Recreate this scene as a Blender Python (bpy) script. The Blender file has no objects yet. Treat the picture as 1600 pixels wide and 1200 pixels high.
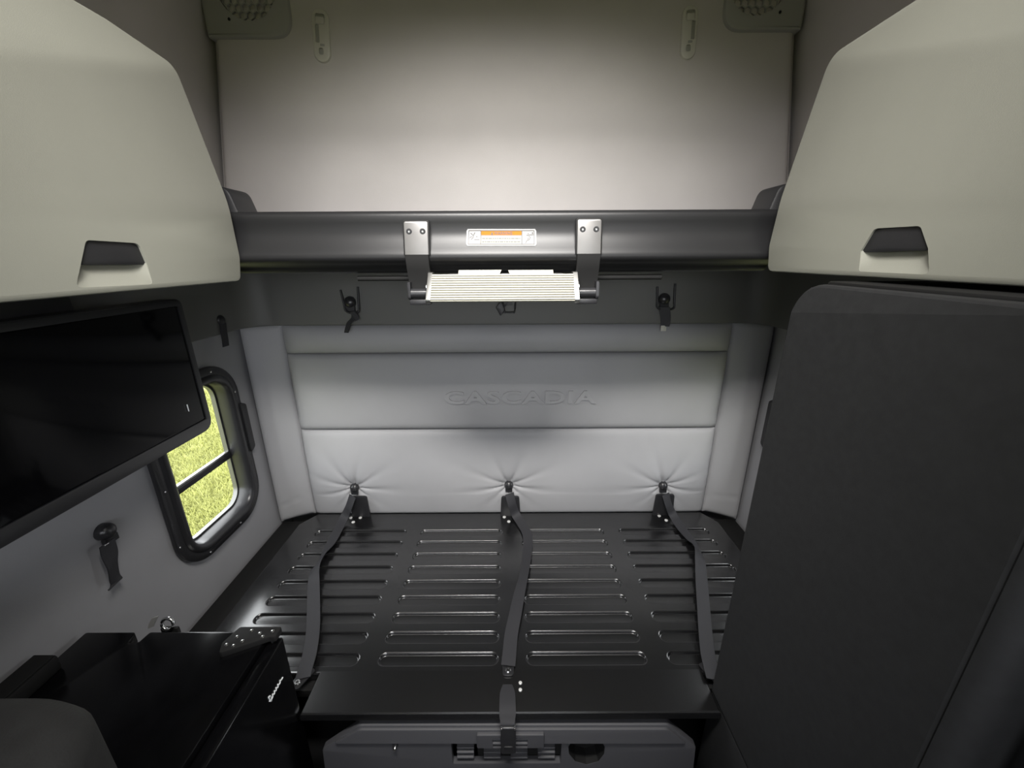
import bpy, bmesh, math, random
from mathutils import Vector, Matrix, geometry
random.seed(7)
S = bpy.context.scene
COL = S.collection
PI = math.pi

# ------------------------------------------------------------------ camera
CAM = Vector((0.0, 0.0, 1.75))
F = 620.0
TH = math.atan(200.0 / F)
RO = math.radians(0.3)
_f = Vector((0, math.cos(TH), -math.sin(TH)))
_r0 = Vector((1, 0, 0)); _u0 = Vector((0, math.sin(TH), math.cos(TH)))
_r = _r0 * math.cos(RO) - _u0 * math.sin(RO)
_u = _u0 * math.cos(RO) + _r0 * math.sin(RO)
cd = bpy.data.cameras.new('camera'); cam = bpy.data.objects.new('camera', cd); COL.objects.link(cam)
cd.sensor_width = 36.0; cd.lens = 36.0 * F / 1600.0; cd.clip_start = 0.02; cd.clip_end = 200
m = Matrix((( _r.x, _u.x, -_f.x), (_r.y, _u.y, -_f.y), (_r.z, _u.z, -_f.z))).to_4x4()
m.translation = CAM
cam.matrix_world = m
S.camera = cam

# ------------------------------------------------------------------ world, light, exposure
S.view_settings.view_transform = 'Standard'
S.view_settings.look = 'None'
S.view_settings.gamma = 1.0
S.view_settings.use_curve_mapping = False
S.view_settings.exposure = 0.25
S.cycles.use_denoising = True
S.cycles.max_bounces = 10
S.cycles.diffuse_bounces = 6
S.cycles.sample_clamp_indirect = 8.0
SKY = 6.2
w = bpy.data.worlds.new('world'); S.world = w; w.use_nodes = True
nt = w.node_tree; nt.nodes.clear()
bo = nt.nodes.new('ShaderNodeOutputWorld'); bg = nt.nodes.new('ShaderNodeBackground')
bg.inputs[0].default_value = (0.93, 0.95, 1.0, 1); bg.inputs[1].default_value = SKY
nt.links.new(bg.outputs[0], bo.inputs[0])

def area(name, loc, rot, sx, sy, power, col=(1, 1, 1), portal=False):
    l = bpy.data.lights.new(name, 'AREA'); l.shape = 'RECTANGLE'; l.size = sx; l.size_y = sy
    l.energy = power; l.color = col
    o = bpy.data.objects.new(name, l); COL.objects.link(o); o.location = loc; o.rotation_euler = rot
    if portal: l.cycles.is_portal = True
    return o

# openings of the driver's cab behind the camera (daylight comes in here)
WS = dict(x0=-1.02, x1=0.98, z0=1.20, z1=2.15, y=-1.75)           # windscreen
SW = dict(y0=-1.55, y1=-0.75, z0=1.20, z1=2.00)                  # door windows
area('portal_windscreen', ((WS['x0'] + WS['x1']) / 2, WS['y'] + .01, (WS['z0'] + WS['z1']) / 2), (PI / 2, 0, 0), WS['x1'] - WS['x0'], WS['z1'] - WS['z0'], 1, portal=True)
for sx in (-1, 1):
    area('portal_side', (-0.02 + sx * 1.14, (SW['y0'] + SW['y1']) / 2, (SW['z0'] + SW['z1']) / 2), (PI / 2, 0, sx * PI / 2), SW['y1'] - SW['y0'], SW['z1'] - SW['z0'], 1, portal=True)
    area('portal_window', (-0.02 + sx * 1.17, 1.35, 1.02), (PI / 2, 0, sx * PI / 2), .3, .6, 1, portal=True)
ADDED_LAMPS = [((-0.04, 0.25, 2.695), 0.80, 0.20, 15.5)]

# ------------------------------------------------------------------ pixel helpers (1600x1200 frame)
def ray(px, py):
    return _f + _r * ((px - 800) / F) + _u * ((600 - py) / F)
def on_x(px, py, X):
    d = ray(px, py); t = (X - CAM.x) / d.x; return CAM + d * t
def on_y(px, py, Y):
    d = ray(px, py); t = (Y - CAM.y) / d.y; return CAM + d * t
def on_z(px, py, Z):
    d = ray(px, py); t = (Z - CAM.z) / d.z; return CAM + d * t

# ------------------------------------------------------------------ materials
def mat(name, col, rough=.5, metal=0, spec=.5, noise=None, bump=None, weave=None, coat=0, crough=.17):
    M = bpy.data.materials.new(name); M.use_nodes = True
    n = M.node_tree.nodes; L = M.node_tree.links
    b = n['Principled BSDF']
    b.inputs['Base Color'].default_value = (*col, 1); b.inputs['Roughness'].default_value = rough
    b.inputs['Metallic'].default_value = metal; b.inputs['Specular IOR Level'].default_value = spec
    b.inputs['Coat Weight'].default_value = coat; b.inputs['Coat Roughness'].default_value = crough
    tc = n.new('ShaderNodeTexCoord')
    if noise:
        sc, amt = noise
        t = n.new('ShaderNodeTexNoise'); t.inputs['Scale'].default_value = sc; t.inputs['Detail'].default_value = 6
        L.new(tc.outputs['Object'], t.inputs['Vector'])
        r = n.new('ShaderNodeValToRGB')
        r.color_ramp.elements[0].color = (*[c * (1 - amt) for c in col], 1)
        r.color_ramp.elements[1].color = (*[min(1, c * (1 + amt)) for c in col], 1)
        r.color_ramp.elements[0].position = .3; r.color_ramp.elements[1].position = .7
        L.new(t.outputs['Fac'], r.inputs['Fac']); L.new(r.outputs['Color'], b.inputs['Base Color'])
    if bump:
        sc, st = bump
        t = n.new('ShaderNodeTexNoise'); t.inputs['Scale'].default_value = sc; t.inputs['Detail'].default_value = 4
        L.new(tc.outputs['Object'], t.inputs['Vector'])
        bp = n.new('ShaderNodeBump'); bp.inputs['Strength'].default_value = st; bp.inputs['Distance'].default_value = .002
        L.new(t.outputs['Fac'], bp.inputs['Height']); L.new(bp.outputs['Normal'], b.inputs['Normal'])
    return M
VINYL = mat('vinyl_grey', (.375, .375, .385), .55, spec=.35, noise=(3, .05), bump=(450, .15))
VINYLD = mat('vinyl_wall', (.33, .33, .345), .6, spec=.3, noise=(3, .05), bump=(450, .15))
LINER = mat('headliner', (.52, .495, .485), .7, spec=.25, noise=(2.5, .06), bump=(500, .2))
CREAM = mat('cabinet_cream', (.305, .305, .262), .5, spec=.35, noise=(4, .03), bump=(600, .1))
CREAMP = mat('cream_plastic', (.55, .54, .49), .45)
SPK = mat('speaker_grey', (.34, .34, .32), .6)
BLK = mat('black_plastic', (.018, .018, .020), .42, bump=(700, .1))
BLKS = mat('black_satin', (.022, .022, .024), .30, spec=.6, bump=(700, .06))
BLKM = mat('black_matte', (.009, .009, .009), .7, spec=.3)
RIVET = mat('rivet_zinc', (.80, .80, .78), .45, metal=.35)
BUNKM = mat('black_bunk_paint', (.004, .004, .0045), .46, spec=.3, noise=(40, .15), bump=(900, .04), coat=1.0, crough=.18)
BUNKM.node_tree.nodes['Principled BSDF'].inputs['Coat IOR'].default_value = 1.85
TRIMB = mat('black_trim', (.125, .125, .118), .55, bump=(600, .12))
CHAR = mat('charcoal_laminate', (.023, .0235, .0245), .62, spec=.3, noise=(60, .12), bump=(500, .12))
GLOSS = mat('black_gloss', (.003, .003, .0035), .2, spec=.3, noise=(25, .2))
SCREEN = mat('screen_glass', (.002, .002, .0025), .08, spec=.16)
WEB = mat('black_webbing', (.030, .030, .034), .62, spec=.4, bump=(900, .4))
CHROME = mat('chrome', (.75, .75, .75), .22, metal=1)
STEEL = mat('grey_bracket_paint', (.20, .196, .192), .42, metal=.5, noise=(30, .05))
TREAD = mat('cream_tread', (.37, .36, .31), .7, spec=.15)
ALU = mat('aluminium', (.6, .6, .58), .35, metal=1)
RAILM = mat('black_rail_satin', (.014, .014, .015), .40, spec=.42, bump=(700, .05))
WHITE = mat('label_white', (.36, .36, .355), .8, spec=.1)
ORANGE = mat('label_orange', (.44, .145, .025), .8, spec=.1)
INK = mat('label_ink', (.05, .045, .045), .5)
INKG = mat('label_grey_print', (.33, .33, .32), .5)
PALE = mat('label_pale', (.30, .315, .275), .8, spec=.1)
LOGO = mat('logo_white', (.85, .87, .88), .3)
PANELM = mat('base_panel_plastic', (.075, .075, .082), .55, bump=(600, .1))
ALUD = mat('dark_aluminium', (.16, .16, .155), .4, metal=.7)
DASH = mat('cab_dark', (.10, .10, .11), .7, noise=(5, .1))
SEATM = mat('seat_grey', (.022, .022, .022), .8, noise=(30, .15), bump=(300, .3))
FLOORM = mat('floor_rubber', (.03, .03, .032), .7, bump=(200, .3))

def glass_mat():
    M = bpy.data.materials.new('tinted_glass'); M.use_nodes = True
    n = M.node_tree.nodes; L = M.node_tree.links; n.clear()
    o = n.new('ShaderNodeOutputMaterial'); t = n.new('ShaderNodeBsdfTransparent'); g = n.new('ShaderNodeBsdfGlossy')
    t.inputs[0].default_value = (.93, .94, .91, 1); g.inputs['Roughness'].default_value = .03
    fr = n.new('ShaderNodeValue'); fr.outputs[0].default_value = .05
    mx = n.new('ShaderNodeMixShader'); L.new(fr.outputs[0], mx.inputs[0]); L.new(t.outputs[0], mx.inputs[1]); L.new(g.outputs[0], mx.inputs[2])
    L.new(mx.outputs[0], o.inputs[0]); return M
GLASS = glass_mat()
GRASS = mat('grass_blades', (.30, .31, .10), .7, spec=.2, noise=(6, .2))
LAWN = mat('lawn', (.19, .20, .07), .9, spec=.1, noise=(30, .4))

# ------------------------------------------------------------------ object helpers
OFF = {}
def obj(name, bm, material, parent=None, smooth=35, recalc=True):
    if recalc: bmesh.ops.recalc_face_normals(bm, faces=bm.faces)
    off = OFF.get(parent.name, Vector((0, 0, 0))) if parent else Vector((0, 0, 0))
    if off.length > 0: bmesh.ops.translate(bm, verts=bm.verts, vec=-off)
    me = bpy.data.meshes.new(name); bm.to_mesh(me); bm.free()
    me.materials.append(material)
    if smooth:
        for p in me.polygons: p.use_smooth = True
        me.set_sharp_from_angle(angle=math.radians(smooth))
    o = bpy.data.objects.new(name, me); COL.objects.link(o)
    if parent: o.parent = parent
    OFF[o.name] = off
    return o
def thing(name, label, cat, loc, group=None):
    o = bpy.data.objects.new(name, None); COL.objects.link(o); o.location = loc; o.empty_display_size = .05
    o['label'] = label; o['category'] = cat
    if group: o['group'] = group
    OFF[o.name] = Vector(loc)
    return o
def struct(o):
    o['kind'] = 'structure'; return o
def tag(o, label, cat, group=None):
    o['label'] = label; o['category'] = cat
    if group: o['group'] = group
    return o
def BM(): return bmesh.new()
def box(bm, lo, hi, bev=0, seg=2):
    r = bmesh.ops.create_cube(bm, size=1)
    vs = r['verts']
    for v in vs:
        v.co = Vector([(lo[i] + hi[i]) / 2 + v.co[i] * (hi[i] - lo[i]) for i in range(3)])
    if bev:
        es = list({e for v in vs for e in v.link_edges})
        bmesh.ops.bevel(bm, geom=es, offset=bev, segments=seg, affect='EDGES', profile=.5)
    return bm
def face(bm, pts):
    return bm.faces.new([bm.verts.new(p) for p in pts])
def loops(bm, rings, close=True, cap0=False, cap1=False):
    R = [[bm.verts.new(p) for p in r] for r in rings]
    n = len(R[0])
    for a, b in zip(R, R[1:]):
        for i in range(n if close else n - 1):
            j = (i + 1) % n
            bm.faces.new((a[i], a[j], b[j], b[i]))
    if cap0: bm.faces.new(R[0])
    if cap1: bm.faces.new(R[-1][::-1])
    return R
def offset(poly, d):
    """inset (d>0) of a CCW 2-D polygon"""
    n = len(poly); out = []
    for i in range(n):
        p, q, r = Vector(poly[i - 1]), Vector(poly[i]), Vector(poly[(i + 1) % n])
        e1 = (q - p).normalized(); e2 = (r - q).normalized()
        n1 = Vector((-e1.y, e1.x)); n2 = Vector((-e2.y, e2.x))
        b = (n1 + n2); L = b.length
        if L < 1e-6: out.append(q + n1 * d); continue
        b /= L; k = d / max(.35, b.dot(n1)); out.append(q + b * k)
    return [tuple(v) for v in out]
def ccw(poly):
    a = sum(poly[i - 1][0] * poly[i][1] - poly[i][0] * poly[i - 1][1] for i in range(len(poly)))
    return poly if a > 0 else poly[::-1]
def rrect(x0, x1, z0, z1, r, seg=6):
    pts = []
    for cx, cz, a in ((x1 - r, z0 + r, -90), (x1 - r, z1 - r, 0), (x0 + r, z1 - r, 90), (x0 + r, z0 + r, 180)):
        for k in range(seg + 1):
            t = math.radians(a + 90 * k / seg); pts.append((cx + r * math.cos(t), cz + r * math.sin(t)))
    return pts
def rounded(poly, rad, seg=6):
    """round each corner of a CCW polygon; rad scalar or list"""
    out = []; n = len(poly)
    for i in range(n):
        r = rad[i] if isinstance(rad, (list, tuple)) else rad
        p, q, s = Vector(poly[i - 1]), Vector(poly[i]), Vector(poly[(i + 1) % n])
        a = (p - q); b = (s - q); la, lb = a.length, b.length
        if r <= 0: out.append(tuple(q)); continue
        a /= la; b /= lb
        ang = math.acos(max(-1, min(1, a.dot(b)))); d = min(r / math.tan(ang / 2), la * .49, lb * .49)
        A = q + a * d; B = q + b * d
        for k in range(seg + 1):
            t = k / seg
            out.append(tuple(A * (1 - t) ** 2 + q * 2 * t * (1 - t) + B * t * t))
    return out
def plate(bm, outer, holes, mp, th, bev=.004, back=True):
    """plate from a 2-D outline; mp(a,b,d) -> 3-D, d = depth behind the front face"""
    outer = ccw(outer); ins = offset(outer, bev)
    rings = [[mp(a, b, th) for a, b in outer], [mp(a, b, bev) for a, b in outer],
             [mp(a, b, bev * .3) for a, b in offset(outer, bev * .3)], [mp(a, b, 0) for a, b in ins]]
    loops(bm, rings)
    hs = []
    for h in holes: hs.append(ccw(h))
    allp = [[Vector((a, b, 0)) for a, b in ins]] + [[Vector((a, b, 0)) for a, b in h] for h in hs]
    tris = geometry.tessellate_polygon(allp)
    flat = [p for l in allp for p in l]
    V = [bm.verts.new(mp(p.x, p.y, 0)) for p in flat]
    for t in tris:
        try: bm.faces.new([V[i] for i in t])
        except ValueError: pass
    for h in hs:
        loops(bm, [[mp(a, b, 0) for a, b in h], [mp(a, b, th) for a, b in h]])
    if back:
        allp2 = [[Vector((a, b, 0)) for a, b in outer]] + [[Vector((a, b, 0)) for a, b in h] for h in hs]
        flat2 = [p for l in allp2 for p in l]
        V2 = [bm.verts.new(mp(p.x, p.y, th)) for p in flat2]
        for t in geometry.tessellate_polygon(allp2):
            try: bm.faces.new([V2[i] for i in t])
            except ValueError: pass
    bmesh.ops.remove_doubles(bm, verts=bm.verts, dist=1e-5)
    return bm
def tube(bm, pts, r, n=8, caps=True):
    pts = [Vector(p) for p in pts]; rings = []
    ref = Vector((.13, .21, 1)).normalized()
    for i, p in enumerate(pts):
        t = (pts[min(i + 1, len(pts) - 1)] - pts[max(i - 1, 0)]).normalized()
        a = t.cross(ref)
        if a.length < .05: a = t.cross(Vector((1, 0, 0)))
        a.normalize(); b = t.cross(a)
        rr = r[i] if isinstance(r, (list, tuple)) else r
        rings.append([p + (a * math.cos(2 * PI * k / n) + b * math.sin(2 * PI * k / n)) * rr for k in range(n)])
    loops(bm, rings, cap0=caps, cap1=caps); return bm
def lathe(bm, prof, origin, axis, n=20):
    """prof: (radius, along-axis)"""
    ax = Vector(axis).normalized(); a = ax.orthogonal().normalized(); b = ax.cross(a); o = Vector(origin)
    rings = [[o + ax * h + (a * math.cos(2 * PI * k / n) + b * math.sin(2 * PI * k / n)) * max(r, 1e-4) for k in range(n)] for r, h in prof]
    loops(bm, rings, cap0=True, cap1=True); return bm
def smoothpath(pts, n=6):
    """Catmull-Rom through tuples of any dimension"""
    P = [pts[0]] + list(pts) + [pts[-1]]; out = []
    for i in range(1, len(P) - 2):
        for k in range(n):
            t = k / n
            out.append(tuple(.5 * (2 * b + (c - a) * t + (2 * a - 5 * b + 4 * c - d) * t * t + (3 * b - a - 3 * c + d) * t ** 3)
                             for a, b, c, d in zip(P[i - 1], P[i], P[i + 1], P[i + 2])))
    out.append(tuple(pts[-1])); return out
def ribbon(bm, pts, th=.0022):
    """pts: (x,y,z, wx,wy,wz) half-width vector"""
    rings = []
    n = len(pts)
    for i, p in enumerate(pts):
        c = Vector(p[:3]); wv = Vector(p[3:6])
        t = Vector(pts[min(i + 1, n - 1)][:3]) - Vector(pts[max(i - 1, 0)][:3])
        nn = t.cross(wv).normalized() * (th / 2)
        rings.append([c - wv - nn, c - wv * .33 - nn * 1.15, c + wv * .33 - nn * 1.15, c + wv - nn, c + wv + nn, c + wv * .33 + nn * 1.15, c - wv * .33 + nn * 1.15, c - wv + nn])
    loops(bm, rings, cap0=True, cap1=True); return bm

# ------------------------------------------------------------------ the room
XL, XR, XC = -1.165, 1.125, -0.02
YB = 1.736                 # front of the back pads
CZ = CAM.z
ZC = 2.72                  # ceiling
YF = -1.77                 # front of the driver's cab
def side_x(z, s):          # side walls lean in above the upper bunk
    k = max(0.0, (z - 1.95)) * .16
    return (XL - .01 + k) if s < 0 else (XR + .01 - k)

# side walls: outline in (y,z), thickness outwards
def side_wall(name, s, holes):
    bm = BM()
    outer = [(YF, 0), (1.82, 0), (1.82, ZC), (YF, ZC)]
    def mp(a, b, d): return Vector((side_x(b, s) + s * d, a, b))
    plate(bm, outer, holes, mp, .055, bev=.001)
    for zz in (1.95,):
        bmesh.ops.bisect_plane(bm, geom=bm.verts[:] + bm.edges[:] + bm.faces[:], plane_co=(0, 0, zz), plane_no=(0, 0, 1))
    for v in bm.verts:
        if abs(v.co.z - 1.95) < 1e-4:
            inner = abs(v.co.x) < abs(side_x(1.95, s)) - .001 + .02
            v.co.x = side_x(1.95, s) + (0 if inner else s * .055)
    o = struct(obj(name, bm, VINYLD, smooth=20))
    o.data.materials.append(LINER)
    for p in o.data.polygons:
        if p.center.z > 1.95: p.material_index = 1
    return o
WIN = rrect(1.165, 1.535, CZ - 1.045, CZ - .425, .10, 8)
DOORWIN = rrect(SW['y0'], SW['y1'], SW['z0'], SW['z1'], .08, 4)
DOORWIN_L = rrect(SW['y0'], SW['y1'], SW['z0'], 1.62, .08, 4)  # unseen left opening cut low so the right cabinet door gets less daylight
wall_left = side_wall('wall_left', -1, [WIN, DOORWIN_L])
wall_right = side_wall('wall_right', 1, [WIN, DOORWIN])
bm = BM(); box(bm, (-1.25, YF - .06, -.06), (1.22, 1.86, 0)); struct(obj('floor', bm, FLOORM))
bm = BM(); box(bm, (-1.25, YF - .06, ZC), (1.22, 1.86, ZC + .06)); struct(obj('ceiling', bm, LINER))
bm = BM()
plate(bm, [(-1.22, 0), (1.19, 0), (1.19, ZC), (-1.22, ZC)], [rrect(WS['x0'], WS['x1'], WS['z0'], WS['z1'], .1, 5)], lambda a, b, d: Vector((a, YF - d, b)), .05, bev=.001)
struct(obj('wall_front', bm, DASH))

# header bulkhead between the driver's cab and the raised sleeper roof; unseen, hung low to darken the wall top
bm = BM(); box(bm, (XL - .02, -.75, 2.12), (XR + .02, -.55, ZC + .01), .02); struct(obj('trim_4', bm, LINER))
# back wall, lower structural sheet and upper padded panel (soft cove at its foot)
bm = BM()
box(bm, (-1.22, 1.80, 0), (1.19, 1.86, ZC))
struct(obj('wall_back', bm, VINYLD))
bm = BM()
nx, nz = 90, 60
def upx(z, s): return side_x(z, s) - s * (.012)
rows = []
for j in range(nz + 1):
    z = 1.80 + (ZC - .002 - 1.80) * j / nz
    row = []
    for i in range(nx + 1):
        u = i / nx
        uu = .5 - .5 * math.cos(PI * u) if True else u
        x = upx(z, -1) * (1 - uu) + upx(z, 1) * uu
        edge = min(x - upx(z, -1), upx(z, 1) - x)
        y = 1.732 + .03 * math.exp(-(edge / .018) ** 2)
        # slight swell of the padded panel
        y += .028 * math.exp(-((z - 2.165) / .075) ** 2) * (1 - math.exp(-(edge / .15) ** 2))
        row.append(Vector((x, y, z)))
    rows.append(row)
loops(bm, rows, close=False)
struct(obj('wall_back_upper', bm, LINER, smooth=60))

# black band that runs round the cab below the upper bunk, with rounded corners
bm = BM()
path = []
yb = 1.715; r = .10
xl, xr = XL + .045, XR - .045
path += [(xl, -.30), (xl, .4), (xl, 1.2)]
for k in range(9):
    t = math.radians(180 - 90 * k / 8); path.append((xl + r + r * math.cos(t), yb - r + r * math.sin(t)))
for k in range(9):
    t = math.radians(90 - 90 * k / 8); path.append((xr - r + r * math.cos(t), yb - r + r * math.sin(t)))
path += [(xr, 1.2), (xr, .4), (xr, -.30)]
zt, zb = CZ + .02, CZ - .283
def outw(i):
    p = Vector(path[max(i - 1, 0)]); q = Vector(path[min(i + 1, len(path) - 1)]); t = (q - p).normalized()
    return Vector((-t.y, t.x))
prof = [(.045, zb + .002), (.006, zb), (.001, zb + .004), (0, zb + .012), (0, zt - .03), (.004, zt - .01), (.02, zt), (.045, zt)]
rings = []
for i, p in enumerate(path):
    o_ = outw(i); rings.append([Vector((p[0] + o_.x * d, p[1] + o_.y * d, z)) for d, z in prof])
loops(bm, rings, close=True, cap0=True, cap1=True)
struct(obj('trim_1', bm, TRIMB, smooth=40))

XDL, XDR = -.712, .665
# ------------------------------------------------------------------ upper bunk: rail and platform
ub = thing('upper_bunk', 'wide black upper bunk shelf with a rounded glossy front rail across the cab', 'bunk', (XC, 1.30, CZ))
Y0 = 1.10
prof = [(Y0 + .10, .098), (Y0 + .050, .112), (Y0 + .030, .1135), (Y0 + .021, .110), (Y0 + .018, .102), (Y0 + .0178, .094), (Y0 + .0195, .085), (Y0 + .0212, .074), (Y0 + .0212, .063),
        (Y0 + .0195, .053), (Y0 + .0160, .042), (Y0 + .0112, .031), (Y0 + .0058, .020), (Y0 + .0010, .011), (Y0 - .0015, .005), (Y0 - .0022, -.001), (Y0 - .001, -.007), (Y0 + .004, -.013), (Y0 + .013, -.019), (Y0 + .022, -.024), (Y0 + .026, -.030), (Y0 + .030, -.038), (Y0 + .040, -.043), (Y0 + .10, -.043)]
RAILP = prof[3:]
bm = BM(); rings = []
xs = [XDL - .03, -.69, -.5, -.3, -.285, -.262, -.25, -.10, 0.06, .19, .205, .228, .245, .45, .64, XDR + .03]
for x in xs:
    k = 0
    rings.append([Vector((x, y, CZ + z)) for y, z in prof])
loops(bm, rings, close=True, cap0=True, cap1=True)
obj('front_rail', bm, RAILM, ub, smooth=50)
bm = BM(); box(bm, (XL + .06, Y0 + .09, CZ - .02), (XR - .06, 1.705, CZ + .02), .005)
obj('platform', bm, TRIMB, ub)
bm = BM(); tube(bm, [(-.43, Y0 + .05, CZ - .058), (.42, Y0 + .05, CZ - .058)], .007, 10)
obj('hinge_rod', bm, BLKM, ub)
for s, px0 in ((-1, 382), (1, 1192)):
    # end stops standing on the rail, beside each overhead cabinet
    x_in = on_y(px0, 330, Y0 + .06).x
    o2 = [(0, 0), (-.16, 0), (-.16, .085), (-.022, .075)]
    poly = [(x_in + (a if s < 0 else -a), CZ + .100 + b) for a, b in o2]
    bm = BM(); pl = ccw(poly)
    ri = [(.03 if abs(p[1] - (CZ + .175)) < .02 else .004) for p in pl]
    plate(bm, rounded(pl, ri), [], lambda a, b, d: Vector((a, Y0 + .04 + d, b)), .09, bev=.008)
    obj('end_stop', bm, BLK, ub)

# brackets + folded ladder
lad = thing('folding_ladder', 'folded bunk ladder with cream ribbed tread between two hinge brackets under the upper bunk rail', 'ladder', (XC, Y0 - .02, CZ - .05))
def strip(bm, x0, x1, prof, th):
    """bent flat bar: prof (y,z) list on the outer face, th towards +y"""
    pr = [Vector(p) for p in prof]; nn = []
    for i in range(len(pr)):
        t = (pr[min(i + 1, len(pr) - 1)] - pr[max(i - 1, 0)]).normalized(); nn.append(Vector((t.y, -t.x)))
    rings = []
    for i in range(len(pr)):
        a = pr[i]; b = pr[i] - nn[i] * th * (1 if nn[i].x < 0 else -1)
        rings.append([Vector((x0, a.x, CZ + a.y)), Vector((x1, a.x, CZ + a.y)), Vector((x1, b.x, CZ + b.y)), Vector((x0, b.x, CZ + b.y))])
    loops(bm, rings, cap0=True, cap1=True)
for (pl_, pr_, plb, prb, ytop, ylow) in ((628, 666, 636, 668, 345, 464), (904, 942, 899, 936, 343, 462)):
    yy = Y0 - .013
    xa, xb = on_y(pl_, 345, yy).x, on_y(pr_, 345, yy).x
    zt_ = on_y(640, ytop, yy).z - CZ
    bm = BM()
    oo = rounded(ccw([(xa, CZ + .004), (xb, CZ + .004), (xb, CZ + zt_), (xa, CZ + zt_)]), [0, 0, .006, .006])
    def mp(a, b, d): return Vector((a, Y0 - .012 + d + (b - CZ - .004) * .16, b))
    plate(bm, oo, [], mp, .012, bev=.0025)
    br = obj('hinge_bracket', bm, STEEL, lad)
    bm = BM()
    strip(bm, xa + .001, xb - .001, [(Y0 - .0125, .0045), (Y0 - .0115, -.012), (Y0 - .006, -.035), (Y0 + .004, -.062), (Y0 + .006, -.085)], .010)
    obj('bracket_leg', bm, BLKM, lad)
    xm = (xa + xb) / 2
    bm = BM(); oo = rounded(ccw([(xa - .0035, CZ + .004), (xb + .0035, CZ + .004), (xb + .0035, CZ + zt_ + .004), (xa - .0035, CZ + zt_ + .004)]), [0, 0, .008, .008])
    plate(bm, oo, [], lambda a, b, d: mp(a, b, d + .003), .006, bev=.0015); obj('bracket_pad', bm, BLKM, lad)
    for k in (-1, 1):
        bm = BM(); c = on_y(0, 0, 1); sx_ = xm + k * .0175; zz = CZ + zt_ - .025
        yc = Y0 - .012 + (zz - CZ - .004) * .16
        lathe(bm, [(.0075, .003), (.0075, -.0005), (.006, -.0022), (.0035, -.0022), (.003, .0)], (sx_, yc, zz), (0, 1, 0), 14)
        obj('screw', bm, BLK, br)
        bm = BM(); lathe(bm, [(.0034, -.0008), (.0022, -.0016)], (sx_, yc, zz), (0, 1, 0), 6); obj('screw_socket', bm, ALU, br)
    # pivot barrel with side cheeks
    bm = BM(); yp, zp = Y0 - .004, CZ - .095
    tube(bm, [(xa + .008, yp, zp), (xb - .008, yp, zp)], .013, 16); obj('pivot_barrel', bm, BLKS, lad)
    for xx in (xa, xb - .008):
        bm = BM()
        pr = rounded(ccw([(yp - .016, zp - .016), (yp + .014, zp - .016), (yp + .014, zp + .03), (yp - .012, zp + .03)]), [.010, .010, 0, 0])
        plate(bm, pr, [], lambda a, b, d, xx=xx: Vector((xx + d, a, b)), .008, bev=.0015); obj('pivot_cheek', bm, BLK, lad)
    bm = BM(); box(bm, (xa + .002, yp - .012, zp - .030), (xb - .002, yp + .02, zp - .015), .004); obj('pivot_stop', bm, BLK, lad)
# ribbed tread
TA, TB = on_y(676, 431, 1.085), on_y(895, 429, 1.085)
x0, x1 = TA.x, TB.x
top = (1.082, -.047); bot = (1.030, -.109)
nrib = 11; prof = []
for i in range(nrib):
    for (a, d) in ((0, 0), (.10, .0040), (.66, .0040), (.76, 0)):
        t = (i + a) / nrib
        y = top[0] + (bot[0] - top[0]) * t; z = top[1] + (bot[1] - top[1]) * t
        prof.append((y - d * .77, z + d * .64))
prof.append(bot); prof += [(bot[0] + .012, bot[1] - .004), (bot[0] + .06, bot[1] + .03), (top[0] + .016, top[1] - .004)]
bm = BM(); R0 = [Vector((x0, y, CZ + z)) for y, z in prof]; R1 = [Vector((x1, y, CZ + z)) for y, z in prof]
loops(bm, [R0, R1], cap0=True, cap1=True)
o = obj('ribbed_tread', bm, TREAD, lad, smooth=25); o['label'] = 'cream ribbed tread'
for s, xx in ((-1, x0), (1, x1)):
    bm = BM(); a0, a1 = (xx - .012, xx) if s < 0 else (xx, xx + .012)
    pr = rounded(ccw([(1.035, CZ - .118), (1.11, CZ - .085), (1.11, CZ - .04), (1.085, CZ - .04), (1.03, CZ - .105)]), .006, 3)
    plate(bm, pr, [], lambda a, b, d, a0=a0: Vector((a0 + d, a, b)), .012, bev=.001); sr = obj('side_rail', bm, ALU, lad)
    bm = BM(); lathe(bm, [(.010, 0), (.010, .004), (.006, .006)], ((a0 if s < 0 else a1), 1.075, CZ - .078), (s, 0, 0), 12); obj('bolt', bm, CHROME, sr)
# second tread seen above, in two pale lengths with a dark centre block
for (pa, pb, pc, pd) in ((717, 784, 717, 780), (794, 864, 797, 864)):
    bm = BM(); q = [on_y(pa, 422, 1.10), on_y(pb, 421.5, 1.10), on_y(pd, 430, 1.10), on_y(pc, 430, 1.10)]
    plate(bm, [(p.x, p.z) for p in q], [], lambda a, b, d: Vector((a, 1.094 + d - (b - CZ + .035) * -.8, b)), .006, bev=.0008)
    o = obj('upper_tread_strip', bm, TREAD, lad); o['label'] = 'pale strip of the second tread'
bm = BM(); box(bm, (on_y(700, 425, 1.10).x, 1.100, CZ - .054), (on_y(880, 425, 1.10).x, 1.114, CZ - .0435), .003); obj('tread_holder', bm, BLK, lad)

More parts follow.
